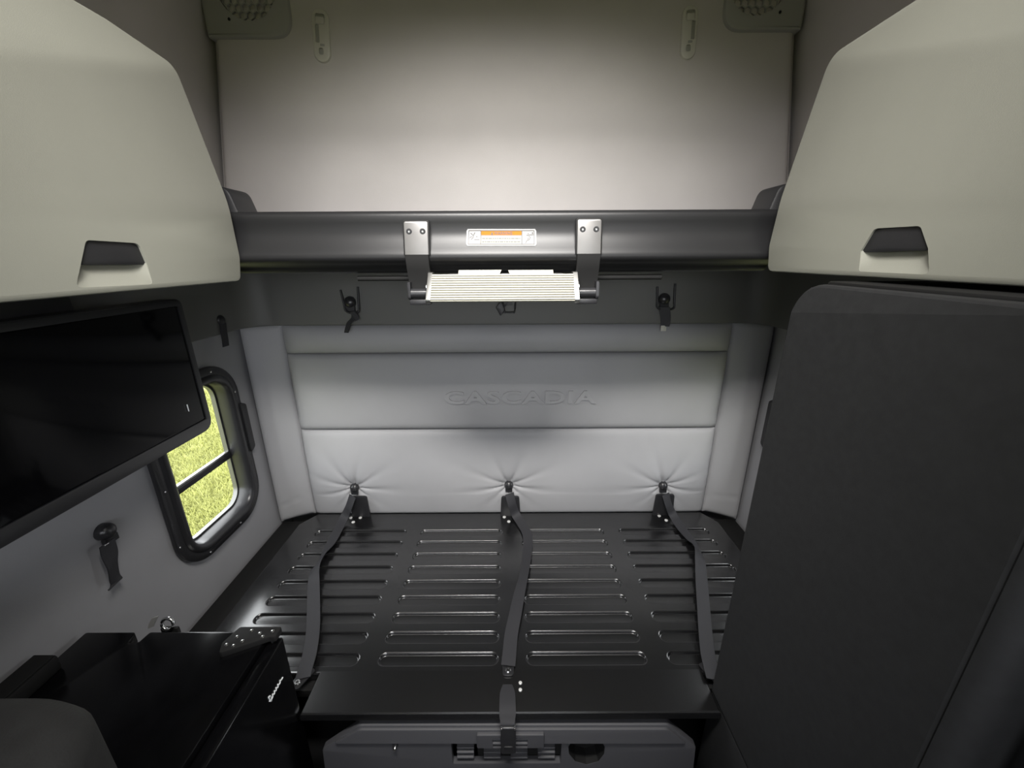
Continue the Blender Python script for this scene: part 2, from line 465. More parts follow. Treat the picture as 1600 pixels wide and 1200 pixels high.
# warning label on the rail
wl = thing('warning_label', 'white and orange warning sticker on the black upper bunk rail', 'sticker', on_y(783, 371, Y0))
def railp(px, py, lift=0):
    p = on_y(px, py, Y0 + .004)
    z = p.z - CZ
    y = Y0
    for (ya, za_), (yb_, zb_) in zip(RAILP, RAILP[1:]):
        if zb_ <= z <= za_ and za_ > zb_: y = ya + (yb_ - ya) * (za_ - z) / (za_ - zb_)
    return Vector((p.x, y - .0016 - lift, p.z))
def rect_on_rail(bm, x0, y0, x1, y1, lift, th=.0008):
    n = max(1, int(abs(y1 - y0) / 2.5))
    loops(bm, [[railp(x0, y0 + (y1 - y0) * k / n, lift), railp(x1, y0 + (y1 - y0) * k / n, lift)] for k in range(n + 1)], close=False)
def bar_on_rail(bm, ax, ay, bx, by, wpx, lift):
    d = Vector((bx - ax, by - ay)); n = Vector((-d.y, d.x)).normalized() * wpx / 2
    a = [railp(ax + n.x, ay + n.y, lift), railp(bx + n.x, by + n.y, lift), railp(bx - n.x, by - n.y, lift), railp(ax - n.x, ay - n.y, lift)]
    loops(bm, [[p + Vector((0, .0004, 0)) for p in a], a], cap0=True, cap1=True)
bm = BM()
bm.free(); bm = BM(); rows = []
for k in range(9):
    t = k / 8; py = 357.2 + 27.1 * t; ins = 2.0 if k in (0, 8) else 0
    rows.append([railp(728 + ins, py), railp(729.5 + ins * .7, py, .0002), railp(837 - ins * .7, py, .0002), railp(838.5 - ins, py)])
loops(bm, rows, close=False)
obj('backing', bm, WHITE, wl, smooth=0)
bm = BM()
for r_ in ((731, 359.2, 835.5, 360.5), (731, 381.0, 835.5, 382.3), (731, 359.2, 732.2, 382.3), (834.3, 359.2, 835.5, 382.3), (750.0, 360, 751.3, 382), (815.0, 360, 816.3, 382), (751, 366.9, 816, 367.9)):
    rect_on_rail(bm, *r_, .0006)
obj('border', bm, INK, wl, smooth=0)
bm = BM(); rect_on_rail(bm, 751.2, 360.3, 815.3, 367.2, .0005); ob_ = obj('header_bar', bm, ORANGE, wl, smooth=0)
bm = BM(); rect_on_rail(bm, 751.2, 367.8, 815.3, 381.2, .0005); obj('text_field', bm, PALE, wl, smooth=0)
bm = BM()
for yy in (372.3, 377.6):
    x = 753.0
    while x < 812:
        L_ = random.choice((2.2, 3.4, 4.6, 5.4)); bar_on_rail(bm, x, yy, min(x + L_, 813), yy, 1.3, .0009); x += L_ + 1.0
obj('small_print', bm, INK, wl, smooth=0)
bm = BM()   # falling figure (left) and ladder figure (right)
for seg in ((734.5, 363.5, 737.5, 366.5), (741.5, 362.5, 739.3, 367), (737.5, 366.5, 739.5, 368), (739.3, 367, 738.3, 371.5), (738.3, 371.5, 735.2, 374), (737.5, 369.5, 734.6, 369.5), (734.6, 369.5, 733.6, 371.5), (740.5, 374, 749, 374), (743, 369.3, 746, 369.5)):
    bar_on_rail(bm, *seg, 1.3, .0009)
obj('pictogram', bm, INK, wl, smooth=0); bm = BM()
for seg in ((825.5, 363.5, 825.5, 366), (823.5, 367.5, 828, 366.5), (826, 368.5, 829, 370), (829, 370, 827.5, 374), (827.5, 374, 823, 376), (823, 376, 821.5, 380), (826.5, 371, 824.5, 373.5), (828, 366.5, 834, 366.3)):
    bar_on_rail(bm, *seg, 1.3, .0009)
rect_on_rail(bm, 831.2, 362.3, 833.6, 365, .0009); rect_on_rail(bm, 822.8, 366, 824.4, 367.8, .0009)
obj('pictogram', bm, INK, wl, smooth=0)

def text_mesh(body, size, extrude=0.0, bold=.0, spacing=1.0):
    cu = bpy.data.curves.new('txt', 'FONT'); cu.body = body; cu.size = size; cu.extrude = extrude; cu.offset = bold
    cu.space_character = spacing; cu.align_x = 'CENTER'; cu.align_y = 'CENTER'; cu.resolution_u = 3
    o = bpy.data.objects.new('txt', cu); COL.objects.link(o)
    dg = bpy.context.evaluated_depsgraph_get(); me = bpy.data.meshes.new_from_object(o.evaluated_get(dg))
    b = BM(); b.from_mesh(me)
    bpy.data.objects.remove(o); bpy.data.meshes.remove(me); return b
tb = text_mesh('WARNING', 1.0, 0, .035, 1.12)
xs_ = [v.co.x for v in tb.verts]; ys_ = [v.co.y for v in tb.verts]
for v in tb.verts:
    u = (v.co.x - min(xs_)) / (max(xs_) - min(xs_)); q = (v.co.y - min(ys_)) / (max(ys_) - min(ys_))
    v.co = railp(771.5 + u * 29, 366.2 - q * 5.0, .0010)
va = [tb.verts.new(railp(*p, .0010)) for p in ((766.5, 366.2), (770.3, 366.2), (768.4, 361.4))]; tb.faces.new(va)
obj('warning_lettering', tb, INK, wl, smooth=0)

# ------------------------------------------------------------------ overhead cabinets
def cabinet(s, X, label, edge, hole, scoop):
    """edge: door outline in pixels; hole/scoop in pixels, on plane x = X"""
    P = lambda px, py: (on_x(px, py, X).y, on_x(px, py, X).z)
    cab = thing('overhead_cabinet', label, 'cabinet', (X, .5, CZ))
    scoop_l, scoop_r = scoop[1], scoop[0]
    out = [P(*e[:2]) for e in edge]; rad = [e[2] for e in edge]
    out = [(-.35, out[0][1])] + out + [(-.35, out[-1][1])]; rad = [.01] + rad + [.01]
    c_ = ccw(out)
    if c_ is not out: rad = rad[::-1]
    outl = rounded(c_, rad, 10)
    hp = rounded(ccw([P(*p) for p in (hole[0], hole[1], hole[2], hole[3])][:0] + [P(*p) for p in (hole[3], hole[0] if s < 0 else hole[0], scoop_l, scoop_r, hole[1], hole[2])]), [.012, .003, .008, .008, .003, .012], 5)
    bm = BM()
    mp = lambda a, b, d: Vector((X + (d if s > 0 else -d), a, b))
    plate(bm, outl, [hp], mp, .022, bev=.006)
    zc1 = CZ + .055
    for zz in ((zc1,) if s < 0 else ()):
        bmesh.ops.bisect_plane(bm, geom=bm.verts[:] + bm.edges[:] + bm.faces[:], plane_co=(0, 0, zz), plane_no=(0, 0, 1))
    bulge = lambda z: (max(0, zc1 - z) * .012) if s < 0 else 0.0
    for v in bm.verts: v.co.x += bulge(v.co.z)
    door = obj('door', bm, CREAM, cab, smooth=30)
    # scoop below the finger pull: slopes from the door face into the pocket
    h0, h1 = [P(*p) for p in hole[:2]]              # lower edge of the black opening
    s0, s1 = [P(*p) for p in scoop]
    bm = BM(); rows = []
    for k in range(9):
        t = k / 8; row = []
        for j in range(13):
            u = j / 12
            a = Vector(s1).lerp(Vector(s0), u).lerp(Vector(h0).lerp(Vector(h1), u), t)
            dep = .013 * math.sin(t * PI / 2) ** 1.0 * (1 - (2 * u - 1) ** 8 * .9) + .0005
            row.append(Vector((X + s * dep + bulge(a.y), a.x, a.y)))
        rows.append(row)
    loops(bm, rows, close=False); obj('handle_scoop', bm, CREAM, door, smooth=60)
    # black finger pocket
    hh = ccw([P(*p) for p in hole]); bm = BM()
    loops(bm, [[Vector((X + s * .012 + bulge(b), a, b)) for a, b in offset(hh, -.004)], [Vector((X + s * .05, a, b)) for a, b in offset(hh, .004)]], cap1=True)
    obj('handle_pocket', bm, BLKM, door, smooth=30)
    bm = BM(); pr = rounded(offset(hh, -.003), .008, 4)
    plate(bm, pr, [], lambda a, b, d: Vector((X + s * (.0035 + d) + bulge(b), a, b)), .004, bev=.001)
    obj('handle', bm, BLK, door)
    # carcass behind the door
    zz = [p[1] for p in outl]; yy = [p[0] for p in outl]
    bm = BM(); co = offset(rounded(c_, rad, 10), .030)
    plate(bm, co, [], lambda a, b, d: Vector((X + s * (.024 + d), a, b)), abs(side_x(1.95, s)) - abs(X) - .10, bev=.003)
    obj('carcass', bm, CREAM, cab)
    return cab, outl
cabinet(-1, XDL, 'left cream overhead cabinet with black finger pull, above the television', [(377, 439, .022), (376, 402, .05), (359, 320, .2), (275, 102, .040), (167, 28, .02)],
        [(126, 411), (229, 411), (216, 380), (134, 375)], [(238, 444), (117, 450)])
cabinet(1, XDR, 'right cream overhead cabinet with black finger pull, above the charcoal wardrobe', [(1198, 424, .022), (1200, 385, .05), (1218, 312, .2), (1296, 86, .045), (1415, 8, .02)],
        [(1450, 388), (1345, 392), (1366, 357), (1438, 353)], [(1342, 424), (1452, 429)])
# reveal trims above the doors
for s, X in ((-1, XDL), (1, XDR)):
    bm = BM(); box(bm, (min(X + s * .02, X + s * .3), -.3, CZ + .415), (max(X + s * .02, X + s * .3), .84 if s < 0 else .72, CZ + .435), .006)
    struct(obj('trim_%d' % (2 if s < 0 else 3), bm, CREAM))

# ------------------------------------------------------------------ television
tv = thing('television', 'black flat-screen television hung on the left wall under the overhead cabinet', 'television', (-.98, .83, CZ - .32))
XT = -.98; ty0, ty1 = .455, 1.197; tz0, tz1 = CZ - .53, CZ - .115
bm = BM(); ol = rounded(ccw([(ty0, tz0), (ty1, tz0), (ty1, tz1), (ty0, tz1)]), [.03, .045, .02, .02], 8)
mpx = lambda a, b, d: Vector((XT - d, a, b))
plate(bm, ol, [], mpx, .045, bev=.004); obj('casing', bm, BLK, tv)
bm = BM(); ol2 = rounded(ccw([(ty0 + .02, tz0 + .040), (ty1 - .022, tz0 + .040), (ty1 - .022, tz1 - .02), (ty0 + .02, tz1 - .02)]), .004, 3)
plate(bm, ol2, [], lambda a, b, d: Vector((XT + .0008 - d, a, b)), .003, bev=.0004); obj('screen', bm, SCREEN, tv)
bm = BM(); fr = rounded(ccw([(ty0 + .003, tz0 + .003), (ty1 - .003, tz0 + .003), (ty1 - .003, tz1 - .003), (ty0 + .003, tz1 - .003)]), [.03, .042, .02, .02], 8)
plate(bm, fr, [ccw(offset(ol2, -.001))], lambda a, b, d: Vector((XT + .003 - d, a, b)), .004, bev=.0015, back=False); obj('bezel', bm, BLKS, tv)
bm = BM(); p = on_x(293, 637, XT)
box(bm, (XT + .002, p.y - .003, p.z - .011), (XT + .0045, p.y - .0018, p.z + .011)); obj('indicator_mark', bm, LOGO, tv, smooth=0)
bm = BM(); box(bm, (XL + .047, .72, CZ - .25), (XT - .044, .94, CZ - .08), .004); obj('wall_mount', bm, BLK, tv)

# ------------------------------------------------------------------ side window
FO = rrect(1.125, 1.585, CZ - 1.085, CZ - .395, .14, 10)
def shrink(p, d): return offset(p, d)
def cabin_window(nm, s):
    """window in the side wall; X(d) = d metres into the cab from the wall face"""
    X0 = XL if s < 0 else XR
    X = lambda d: X0 - s * d
    win = bpy.data.objects.new(nm, None); COL.objects.link(win); win.location = (X0, 1.35, CZ - .735); win['kind'] = 'structure'; OFF[win.name] = Vector(win.location)
    ringd = [(0, .001), (0, .010), (.003, .013), (.030, .013), (.036, .022), (.045, .026), (.056, .022), (.064, .006), (.068, -.03), (.070, -.048)]
    bm = BM(); loops(bm, [[Vector((X(x), a, b)) for a, b in shrink(FO, d)] for d, x in ringd])
    fr_ = obj('window_frame', bm, BLKS, win, smooth=50)
    bm = BM(); gi = shrink(FO, .068); g2 = shrink(FO, .076)
    loops(bm, [[Vector((X(-.040), a, b)) for a, b in gi], [Vector((X(-.034), a, b)) for a, b in shrink(FO, .070)], [Vector((X(-.034), a, b)) for a, b in g2], [Vector((X(-.052), a, b)) for a, b in g2]])
    obj('gasket', bm, ALUD, win, smooth=40)
    zc = CZ - .792
    def sbox(bm, d0, y0, z0, d1, y1, z1, bv):
        xa, xb = sorted((X(d0), X(d1))); return box(bm, (xa, y0, z0), (xb, y1, z1), bv)
    bm = sbox(BM(), -.052, 1.195, zc - .018, -.030, 1.515, zc + .004, .003); obj('mullion', bm, BLK, win)
    bm = sbox(BM(), -.048, 1.195, zc + .004, -.034, 1.515, zc + .014, .002); obj('sash_rail', bm, ALU, win)
    for za, zb_ in ((CZ - 1.02, zc - .01), (zc + .01, CZ - .46)):
        bm = BM(); face(bm, [(X(-.046), 1.195, za), (X(-.046), 1.515, za), (X(-.046), 1.515, zb_), (X(-.046), 1.195, zb_)])
        obj('pane', bm, GLASS, win, smooth=0)
    for px, py in ((329, 581), (367, 612), (381, 688), (394, 758), (376, 817), (329, 863), (281, 856), (258, 769)):
        p = on_x(px, py, XL + .013)
        bm = BM(); lathe(bm, [(.0042, 0), (.0042, .002), (.002, .0034)], (X(.0125), p.y, p.z), (-s, 0, 0), 10); obj('screw', bm, CHROME, fr_)
    # latch bump at the rear of the frame
    bm = BM(); pr = rounded(ccw([(1.57, CZ - .82), (1.605, CZ - .80), (1.605, CZ - .60), (1.57, CZ - .58)]), .015)
    plate(bm, pr, [], lambda a, b, d: Vector((X(.020 - d), a, b)), .018, bev=.005); obj('window_latch', bm, BLK, win)
cabin_window('window_1', -1)
cabin_window('window_2', 1)

# ------------------------------------------------------------------ back pads
bp = thing('wall_cushion', 'grey padded cushion of three horizontal pads along the back of the lower bunk', 'cushion', (XC, YB + .03, CZ - .75))
bx0, bx1 = -1.017, .977
BZ = CZ - 1.25                      # bunk top
DOMES = [on_y(553, 763, YB - .02), on_y(795, 759, YB - .02), on_y(1037, 760, YB - .02)]
def pad(name, x0, x1, z0, z1, nx, nz, fn=None, y0=YB, th=.05, edge=.016, mat_=None, parent=bp, tilt=None):
    bm = BM(); rows = []
    for j in range(nz + 1):
        v = j / nz; vv = .5 - .5 * math.cos(PI * v); vv = .6 * v + .4 * vv
        z = z0 + (z1 - z0) * vv; row = []
        for i in range(nx + 1):
            u = i / nx; uu = .5 - .5 * math.cos(PI * u); uu = .8 * u + .2 * uu
            x = x0 + (x1 - x0) * uu
            e = min(x - x0, x1 - x, z - z0, z1 - z)
            ex = min(x - x0, x1 - x); ez = min(z - z0, z1 - z)
            d = edge * (math.exp(-ex / .010) + math.exp(-ez / .007))
            d = min(d, edge * 1.2)
            swell = -.030 * math.sin(PI * vv) ** .8 * (1 - .9 * math.exp(-ex / .05))
            y = y0 + d + swell
            if fn: y += fn(x, z)
            if tilt: y += tilt(x)
            row.append(Vector((x, y, z)))
        rows.append(row)
    R = loops(bm, rows, close=False)
    ring = [rows[0][i] for i in range(nx + 1)] + [rows[j][nx] for j in range(1, nz + 1)] + [rows[nz][i] for i in range(nx - 1, -1, -1)] + [rows[j][0] for j in range(nz - 1, 0, -1)]
    loops(bm, [ring, [Vector((p.x, y0 + th, p.z)) for p in ring]])
    bmesh.ops.remove_doubles(bm, verts=bm.verts, dist=1e-6)
    return obj(name, bm, mat_ or VINYL, parent, smooth=50)
def pucker(x, z):
    y = 0
    for k, D in enumerate(DOMES):
        dx, dz = x - D.x, z - D.z; r = math.hypot(dx, dz)
        if r > .5: continue
        a = math.atan2(dz, dx)
        y += .022 * math.exp(-(r / .045) ** 2)
        ph = (0.3, 1.4, 2.2)[k]
        fold = (.5 + .5 * math.cos(9 * a + ph + .8 * math.sin(2 * a))) ** 3
        y += .0115 * fold * math.exp(-r / .13) * min(1, r / .03) * (1 if dz > -.04 else .4)
        fold2 = (.5 + .5 * math.cos(14 * a + 2.1 * ph)) ** 3
        y += .004 * fold2 * math.exp(-r / .06) * min(1, r / .03)
    return y
za, zb2, zc3, zd = CZ - .288, CZ - .4165, CZ - .789, BZ - .012
pad('upper_pad', bx0, bx1, zb2 + .002, za + .006, 40, 12)
mp_ = pad('middle_pad', bx0, bx1, zc3 + .002, zb2 - .002, 60, 24)
pad('lower_pad', bx0, bx1, zd, zc3 - .002, 300, 90, fn=pucker)
# embossed word on the middle pad
tb = text_mesh('CASCADIA', 1.0, .0, .03, 1.10)
xs_ = [v.co.x for v in tb.verts]; ys_ = [v.co.y for v in tb.verts]
pA, pB = on_y(696, 629, YB - .012), on_y(931, 608, YB - .012)
ret = bmesh.ops.extrude_face_region(tb, geom=tb.faces[:])
top_v = [g for g in ret['geom'] if isinstance(g, bmesh.types.BMVert)]
topset = set(top_v)
for v in tb.verts:
    u = (v.co.x - min(xs_)) / (max(xs_) - min(xs_)); q = (v.co.y - min(ys_)) / (max(ys_) - min(ys_))
    v.co = Vector((pA.x + u * (pB.x - pA.x), YB - .0365 if v in topset else YB - .015, pA.z + q * (pB.z - pA.z)))
o = obj('embossed_word', tb, VINYL, mp_, smooth=20); o['label'] = 'raised lettering on the middle pad'
# corner bolsters
for s, xa, xb, lab in ((-1, XL + .006, bx0 - .003, 'tall narrow grey padded bolster in the left back corner beside the window'), (1, bx1 + .003, XR - .006, 'tall narrow grey padded bolster in the right back corner beside the wardrobe')):
    cb = thing('corner_bolster', lab, 'bolster', ((xa + xb) / 2, YB + .02, CZ - .78), 'padded corner bolsters')
    xm = xa + .035 if s < 0 else xb - .035
    def tl(x, s=s, xa=xa, xb=xb):
        t = (xb - x) / (xb - xa) if s < 0 else (x - xa) / (xb - xa)
        return -.075 * max(0, t - .1) ** 1.3
    def fnb(x, z, s=s):
        return .004 * math.exp(-((z - (BZ + .10) - .25 * (x - (-1.07 if s < 0 else 1.03))) / .006) ** 2)
    pad('padding', xa, xb, BZ - .01, za + .006, 16, 60, fn=fnb, edge=.012, parent=cb, tilt=tl, th=.045)

# ------------------------------------------------------------------ lower bunk
lb = thing('lower_bunk', 'black lower bunk board with four columns of pressed grooves and straps across it', 'bunk', (XC, 1.27, BZ))
XE0, XE1 = -1.045, 1.005
cols = [(-.938, -.508), (-.437, -.053), (.046, .431), (.508, .930)]
xb_ = [XE0, -.4725, -.0035, .4695, XE1]
rowsY = [1.580 - .0778 * k for k in range(9)]
HW = .0185
yedge = [1.580 + .0389 - .0778 * k for k in range(10)]
bm = BM()
def quad(a, b, c, d):
    face(bm, [(a[0], a[1], BZ), (b[0], b[1], BZ), (c[0], c[1], BZ), (d[0], d[1], BZ)])
def stadium(x0, x1, r, n=8):
    pts = []
    for k in range(n + 1):
        t = math.radians(-90 + 180 * k / n); pts.append((x1 - r + r * math.cos(t), r * math.sin(t)))
    for k in range(n + 1):
        t = math.radians(90 + 180 * k / n); pts.append((x0 + r + r * math.cos(t), r * math.sin(t)))
    return pts
for ci, (cx0, cx1) in enumerate(cols):
    for yc in rowsY:
        st = stadium(cx0 - .006, cx1 + .006, HW + .006)
        A0, A1, B_ = xb_[ci], xb_[ci + 1], .0389
        n = 8; rect = []
        r_ = HW + .006
        for k in range(n + 1):
            t = -90 + 180 * k / n
            if t <= -45: rect.append((cx1 - r_ + (A1 - cx1 + r_) * (t + 90) / 45, -B_))
            elif t >= 45: rect.append((A1 - (A1 - cx1 + r_) * (t - 45) / 45, B_))
            else: rect.append((A1, B_ * t / 45))
        for k in range(n + 1):
            t = -90 + 180 * k / n
            if t <= -45: rect.append((cx0 + r_ - (cx0 + r_ - A0) * (t + 90) / 45, B_))
            elif t >= 45: rect.append((A0 + (cx0 + r_ - A0) * (t - 45) / 45, -B_))
            else: rect.append((A0, -B_ * t / 45))
        loops(bm, [[Vector((a, yc + b, BZ)) for a, b in rect], [Vector((a, yc + b, BZ)) for a, b in st]])
FXL, FXR, FY = -.607, .588, .803
yT, yM = yedge[0], yedge[-1]
outline = [(FXL, FY), (FXR, FY), (FXR, yM), (XE1, yM)] + [(XE1, yT)] + [(XE1, 1.645), (.955, 1.722), (-.99, 1.722), (XE0, 1.645), (XE0, yT), (XE0, yM), (FXL, yM)]
face(bm, [(XE0, yT, BZ), (XE1, yT, BZ), (XE1, 1.645, BZ), (.955, 1.722, BZ), (-.99, 1.722, BZ), (XE0, 1.645, BZ)])
face(bm, [(FXL, FY, BZ), (FXR, FY, BZ), (FXR, yM, BZ), (FXL, yM, BZ)])
oc = ccw(outline)
rings = []
for d, dz in ((0, 0), (-.004, -.0008), (-.0075, -.004), (-.009, -.009), (-.009, -.026)):
    rings.append([Vector((a, b, BZ + dz)) for a, b in offset(oc, d)])
loops(bm, rings)
bmesh.ops.remove_doubles(bm, verts=bm.verts, dist=2e-5)
obj('bunk_board', bm, BUNKM, lb, smooth=30)
# pressed grooves (recessed, rounded rims); meshes shared along each column
for ci, (cx0, cx1) in enumerate(cols):
    me = None
    for yc in rowsY:
        if me is None:
            bm = BM(); rings = []
            for d, dz in ((.006, 0), (.0047, -.0004), (.0032, -.0015), (.0018, -.0033), (.0007, -.0056), (0, -.0085), (-.0008, -.0094), (-.003, -.0096)):
                rings.append([Vector((a, b, dz)) for a, b in stadium(cx0 - d, cx1 + d, HW + d)])
            loops(bm, rings, cap1=True)
            bmesh.ops.recalc_face_normals(bm, faces=bm.faces)
            if sum(f.normal.z for f in bm.faces) < 0: bmesh.ops.reverse_faces(bm, faces=bm.faces)
            me = bpy.data.meshes.new('groove'); bm.to_mesh(me); bm.free(); me.materials.append(BUNKM)
            for p in me.polygons: p.use_smooth = True
        o = bpy.data.objects.new('groove', me); COL.objects.link(o); o.parent = lb
        o.location = Vector((0, yc, BZ)) - Vector(lb.location)
# side frames in the gap to the walls, and the apron below the front lip
for s, xa, xb in ((-1, XL + .004, XE0 - .011), (1, XE1 + .011, XR - .004)):
    bm = BM(); box(bm, (xa, .875, BZ - .10), (xb, 1.70, BZ - .022), .004); obj('side_frame', bm, BLKM, lb)
bm = BM(); box(bm, (FXL - .004, FY + .012, BZ - .05), (FXR + .004, FY + .05, BZ - .022), .003); obj('front_frame', bm, BLKM, lb)
bm = BM(); box(bm, (XL + .01, .88, BZ - .06), (XR - .01, 1.70, BZ - .03), .003); obj('support_tray', bm, BLKM, lb)
# latch plates at the back edge, rivets
for (pa, pb, pt, rv) in ((549, 578, 776, ((548, 809), (563, 809), (552, 816))), (782, 813, 776, ((788, 808), (795, 815))), (1020, 1052, 773, ((1030, 806), (1041, 813)))):
    yy = 1.700
    q0 = on_y(pa, 803, yy); q1 = on_y(pb, 803, yy); zt_ = on_y(pa, pt, yy).z
    bm = BM(); pr = rounded(ccw([(q0.x, BZ), (q1.x, BZ), (q1.x - .006, zt_), (q0.x + .006, zt_)]), [0, 0, .014, .014])
    plate(bm, pr, [], lambda a, b, d: Vector((a, yy + d, b)), .008, bev=.002); hb = obj('latch_plate', bm, BLK, lb)
    for r_ in rv:
        p = on_z(*r_, BZ)
        bm = BM(); lathe(bm, [(.0085, 0), (.008, .0025), (.004, .0042)], (p.x, p.y, BZ), (0, 0, 1), 10); obj('rivet', bm, RIVET, lb)
for r_ in ((813, 1067), (813, 1078)):
    p = on_z(*r_, BZ); bm = BM(); lathe(bm, [(.0055, 0), (.0052, .002), (.003, .0036)], (p.x, p.y, BZ), (0, 0, 1), 10); obj('rivet', bm, RIVET, lb)

# ------------------------------------------------------------------ base panel under the bunk front
YP = .795
base = thing('bunk_base_panel', 'black plastic base panel with louvred vent under the lower bunk front', 'panel', (XC, YP, .3))
def bpx(px, py): p = on_y(px, py, YP); return (p.x, p.z)
ol = rounded([(bpx(498, 1200)[0], .02), (bpx(1092, 1200)[0], .02), bpx(1088, 1168), bpx(1045, 1133), bpx(560, 1134), bpx(503, 1172)], [.0, .0, .02, .03, .03, .02])
bm = BM()
vent = rrect(bpx(706, 1175)[0], bpx(877, 1175)[0], bpx(790, 1193)[1], bpx(790, 1158)[1], .004, 3)
cup = ccw([bpx(*p) for p in ((893, 1159), (940, 1158), (945, 1167), (944, 1178), (935, 1190), (917, 1195), (899, 1190), (889, 1178), (888, 1167))])
cup = rounded(cup, .006, 3)
plate(bm, ol, [vent, cup], lambda a, b, d: Vector((a, YP + d, b)), .02, bev=.005)
obj('panel', bm, PANELM, base)
bm = BM(); ol2 = rounded([(ol[0][0], .03), (ol[1][0] if False else bpx(1092, 1200)[0], .03), bpx(1080, 1168), bpx(1040, 1158), bpx(565, 1158), bpx(512, 1174)], [0, 0, .01, .01, .01, .01])
up = rounded(ccw([bpx(522, 1159), bpx(1072, 1159), bpx(1043, 1136), bpx(562, 1137)]), [.004, .004, .03, .03], 6)
plate(bm, up, [], lambda a, b, d: Vector((a, YP - .007 + d, b)), .008, bev=.004); obj('upper_flange', bm, PANELM, base)
bm = BM(); box(bm, (vent[0][0] - .25, YP + .022, bpx(790, 1196)[1]), (vent[0][0] + .02, YP + .03, bpx(790, 1155)[1])); obj('vent_backing', bm, BLKM, base)
bm = BM(); loops(bm, [[Vector((a, YP + .001, b)) for a, b in cup], [Vector((a, YP + .04, b)) for a, b in offset(cup, .006)]], cap1=True); obj('round_recess', bm, BLKM, base, smooth=40)
sm = None
slots = [(c, r) for c in range(4) for r in (1163, 1170.5, 1178, 1186)] + [(c, r) for c in (1, 2) for r in (1147, 1154.5)]
cx = [727, 769, 811, 854]
for c, r in slots:
    x, z = bpx(cx[c], r)
    yy = YP + .004 if r > 1160 else YP - .012
    if sm is None:
        bm = BM(); box(bm, (-.026, -.002, -.0032), (.026, .014, .0032), .0015, 1)
        bmesh.ops.rotate(bm, verts=bm.verts, matrix=Matrix.Rotation(.25, 3, 'X'))
        sm = bpy.data.meshes.new('louvre_slat'); bm.to_mesh(sm); bm.free(); sm.materials.append(PANELM)
    o = bpy.data.objects.new('louvre_slat', sm); COL.objects.link(o); o.parent = base; o.location = Vector((x, yy, z)) - Vector(base.location)
bm = BM(); q0 = bpx(746, 1160); q1 = bpx(850, 1139)
plate(bm, rounded(ccw([(q0[0], q0[1]), (q1[0], q0[1]), (q1[0], q1[1]), (q0[0], q1[1])]), .005, 3), [rrect(bpx(770, 1150)[0], bpx(824, 1150)[0], q0[1] + .002, bpx(790, 1144)[1], .002, 2)], lambda a, b, d: Vector((a, YP - .016 + d, b)), .009, bev=.002)
obj('cover_plate', bm, PANELM, base)
p = bpx(618, 1163); bm = BM(); box(bm, (p[0] - .008, YP - .006, p[1] - .004), (p[0] + .008, YP + .004, p[1] + .012), .002); lt = obj('catch', bm, BLK, base)
bm = BM(); lathe(bm, [(.006, 0), (.006, .006), (.004, .009)], (p[0], YP - .004, p[1] - .004), (0, -1, 0), 12); obj('catch_knob', bm, CHROME, lt)

# ------------------------------------------------------------------ restraint straps
def dome(parent, c, axis, size=.022, down=(0, 0, -1), name='anchor_dome'):
    bm = BM(); pr = [(size * math.cos(t), size * .85 * math.sin(t)) for t in [PI / 2 * k / 8 for k in range(9)]]
    lathe(bm, [(size * 1.02, -.012)] + pr, c, axis, 20)
    d = obj(name, bm, BLKS, parent, smooth=60)
    ax = Vector(axis); dn = Vector(down); sd = ax.cross(dn).normalized(); c = Vector(c)
    bm = BM()
    ctr = c + dn * size * 1.15 + ax * size * .15
    for k in range(8): pass
    a = [ctr + sd * (sx * size * .75) + dn * (sy * size * .42) + ax * (sz * size * .28) for sx, sy, sz in ((-1, -1, -1), (1, -1, -1), (1, 1, -1), (-1, 1, -1))]
    b = [p_ + ax * size * .56 for p_ in a]
    loops(bm, [a, b], cap0=True, cap1=True); obj('anchor_slot', bm, BLK, parent)
    return d
def strap_pts(spec, hw=.0225):
    """spec: px,py,mode,value,twist  -> world points with half-width vectors"""
    P = []
    for px, py, mode, val, tw in spec:
        P.append((on_y(px, py, val) if mode == 'y' else on_z(px, py, val), tw))
    out = []
    for i, (p, tw) in enumerate(P):
        t = (P[min(i + 1, len(P) - 1)][0] - P[max(i - 1, 0)][0]).normalized()
        side = t.cross(Vector((0, -.35, 1)))
        if side.length < .1: side = Vector((1, 0, 0))
        side.normalize()
        if side.x < 0: side = -side
        side = Matrix.Rotation(math.radians(tw), 3, t) @ side
        out.append((*p, *(side * hw)))
    return smoothpath(out, 8)
Zs = BZ + .007
def endplate(parent, p, dirn, name='end_plate'):
    d = Vector(dirn).normalized(); n = Vector((0, 0, 1)); sd = d.cross(n).normalized(); p = Vector(p)
    pr = rounded(ccw([(-.022, -.024), (.022, -.024), (.016, .045), (-.016, .045)]), .010, 4)
    bm = BM(); plate(bm, pr, [], lambda a, b, q: p + sd * a + d * b - n * q, .004, bev=.001)
    e = obj(name, bm, BLK, parent)
    bm = BM(); c = p + d * .028
    lathe(bm, [(.0095, -.001), (.0095, .0025), (.0078, .0045), (.0042, .0045), (.0036, .002)], c, n, 16); obj('bolt', bm, CHROME, e)
    bm = BM(); lathe(bm, [(.0036, .002), (.003, .0024)], c, n, 8); obj('bolt_socket', bm, BLKM, e)
L1 = [(551, 775, 'y', YB - .045, 0), (545, 792, 'y', YB - .06, 0), (538, 808, 'z', Zs + .018, 0), (529, 826, 'z', Zs + .004, 0), (516, 850, 'z', Zs + .004, 10),
      (502, 872, 'z', Zs + .012, 45), (492, 890, 'z', Zs + .028, 25), (490, 915, 'z', Zs + .022, 5), (490, 950, 'z', Zs + .014, 0), (489, 985, 'z', Zs + .010, 0), (484, 1020, 'z', Zs + .008, 0), (477, 1045, 'z', Zs + .006, 0), (473, 1060, 'z', Zs + .004, 0)]
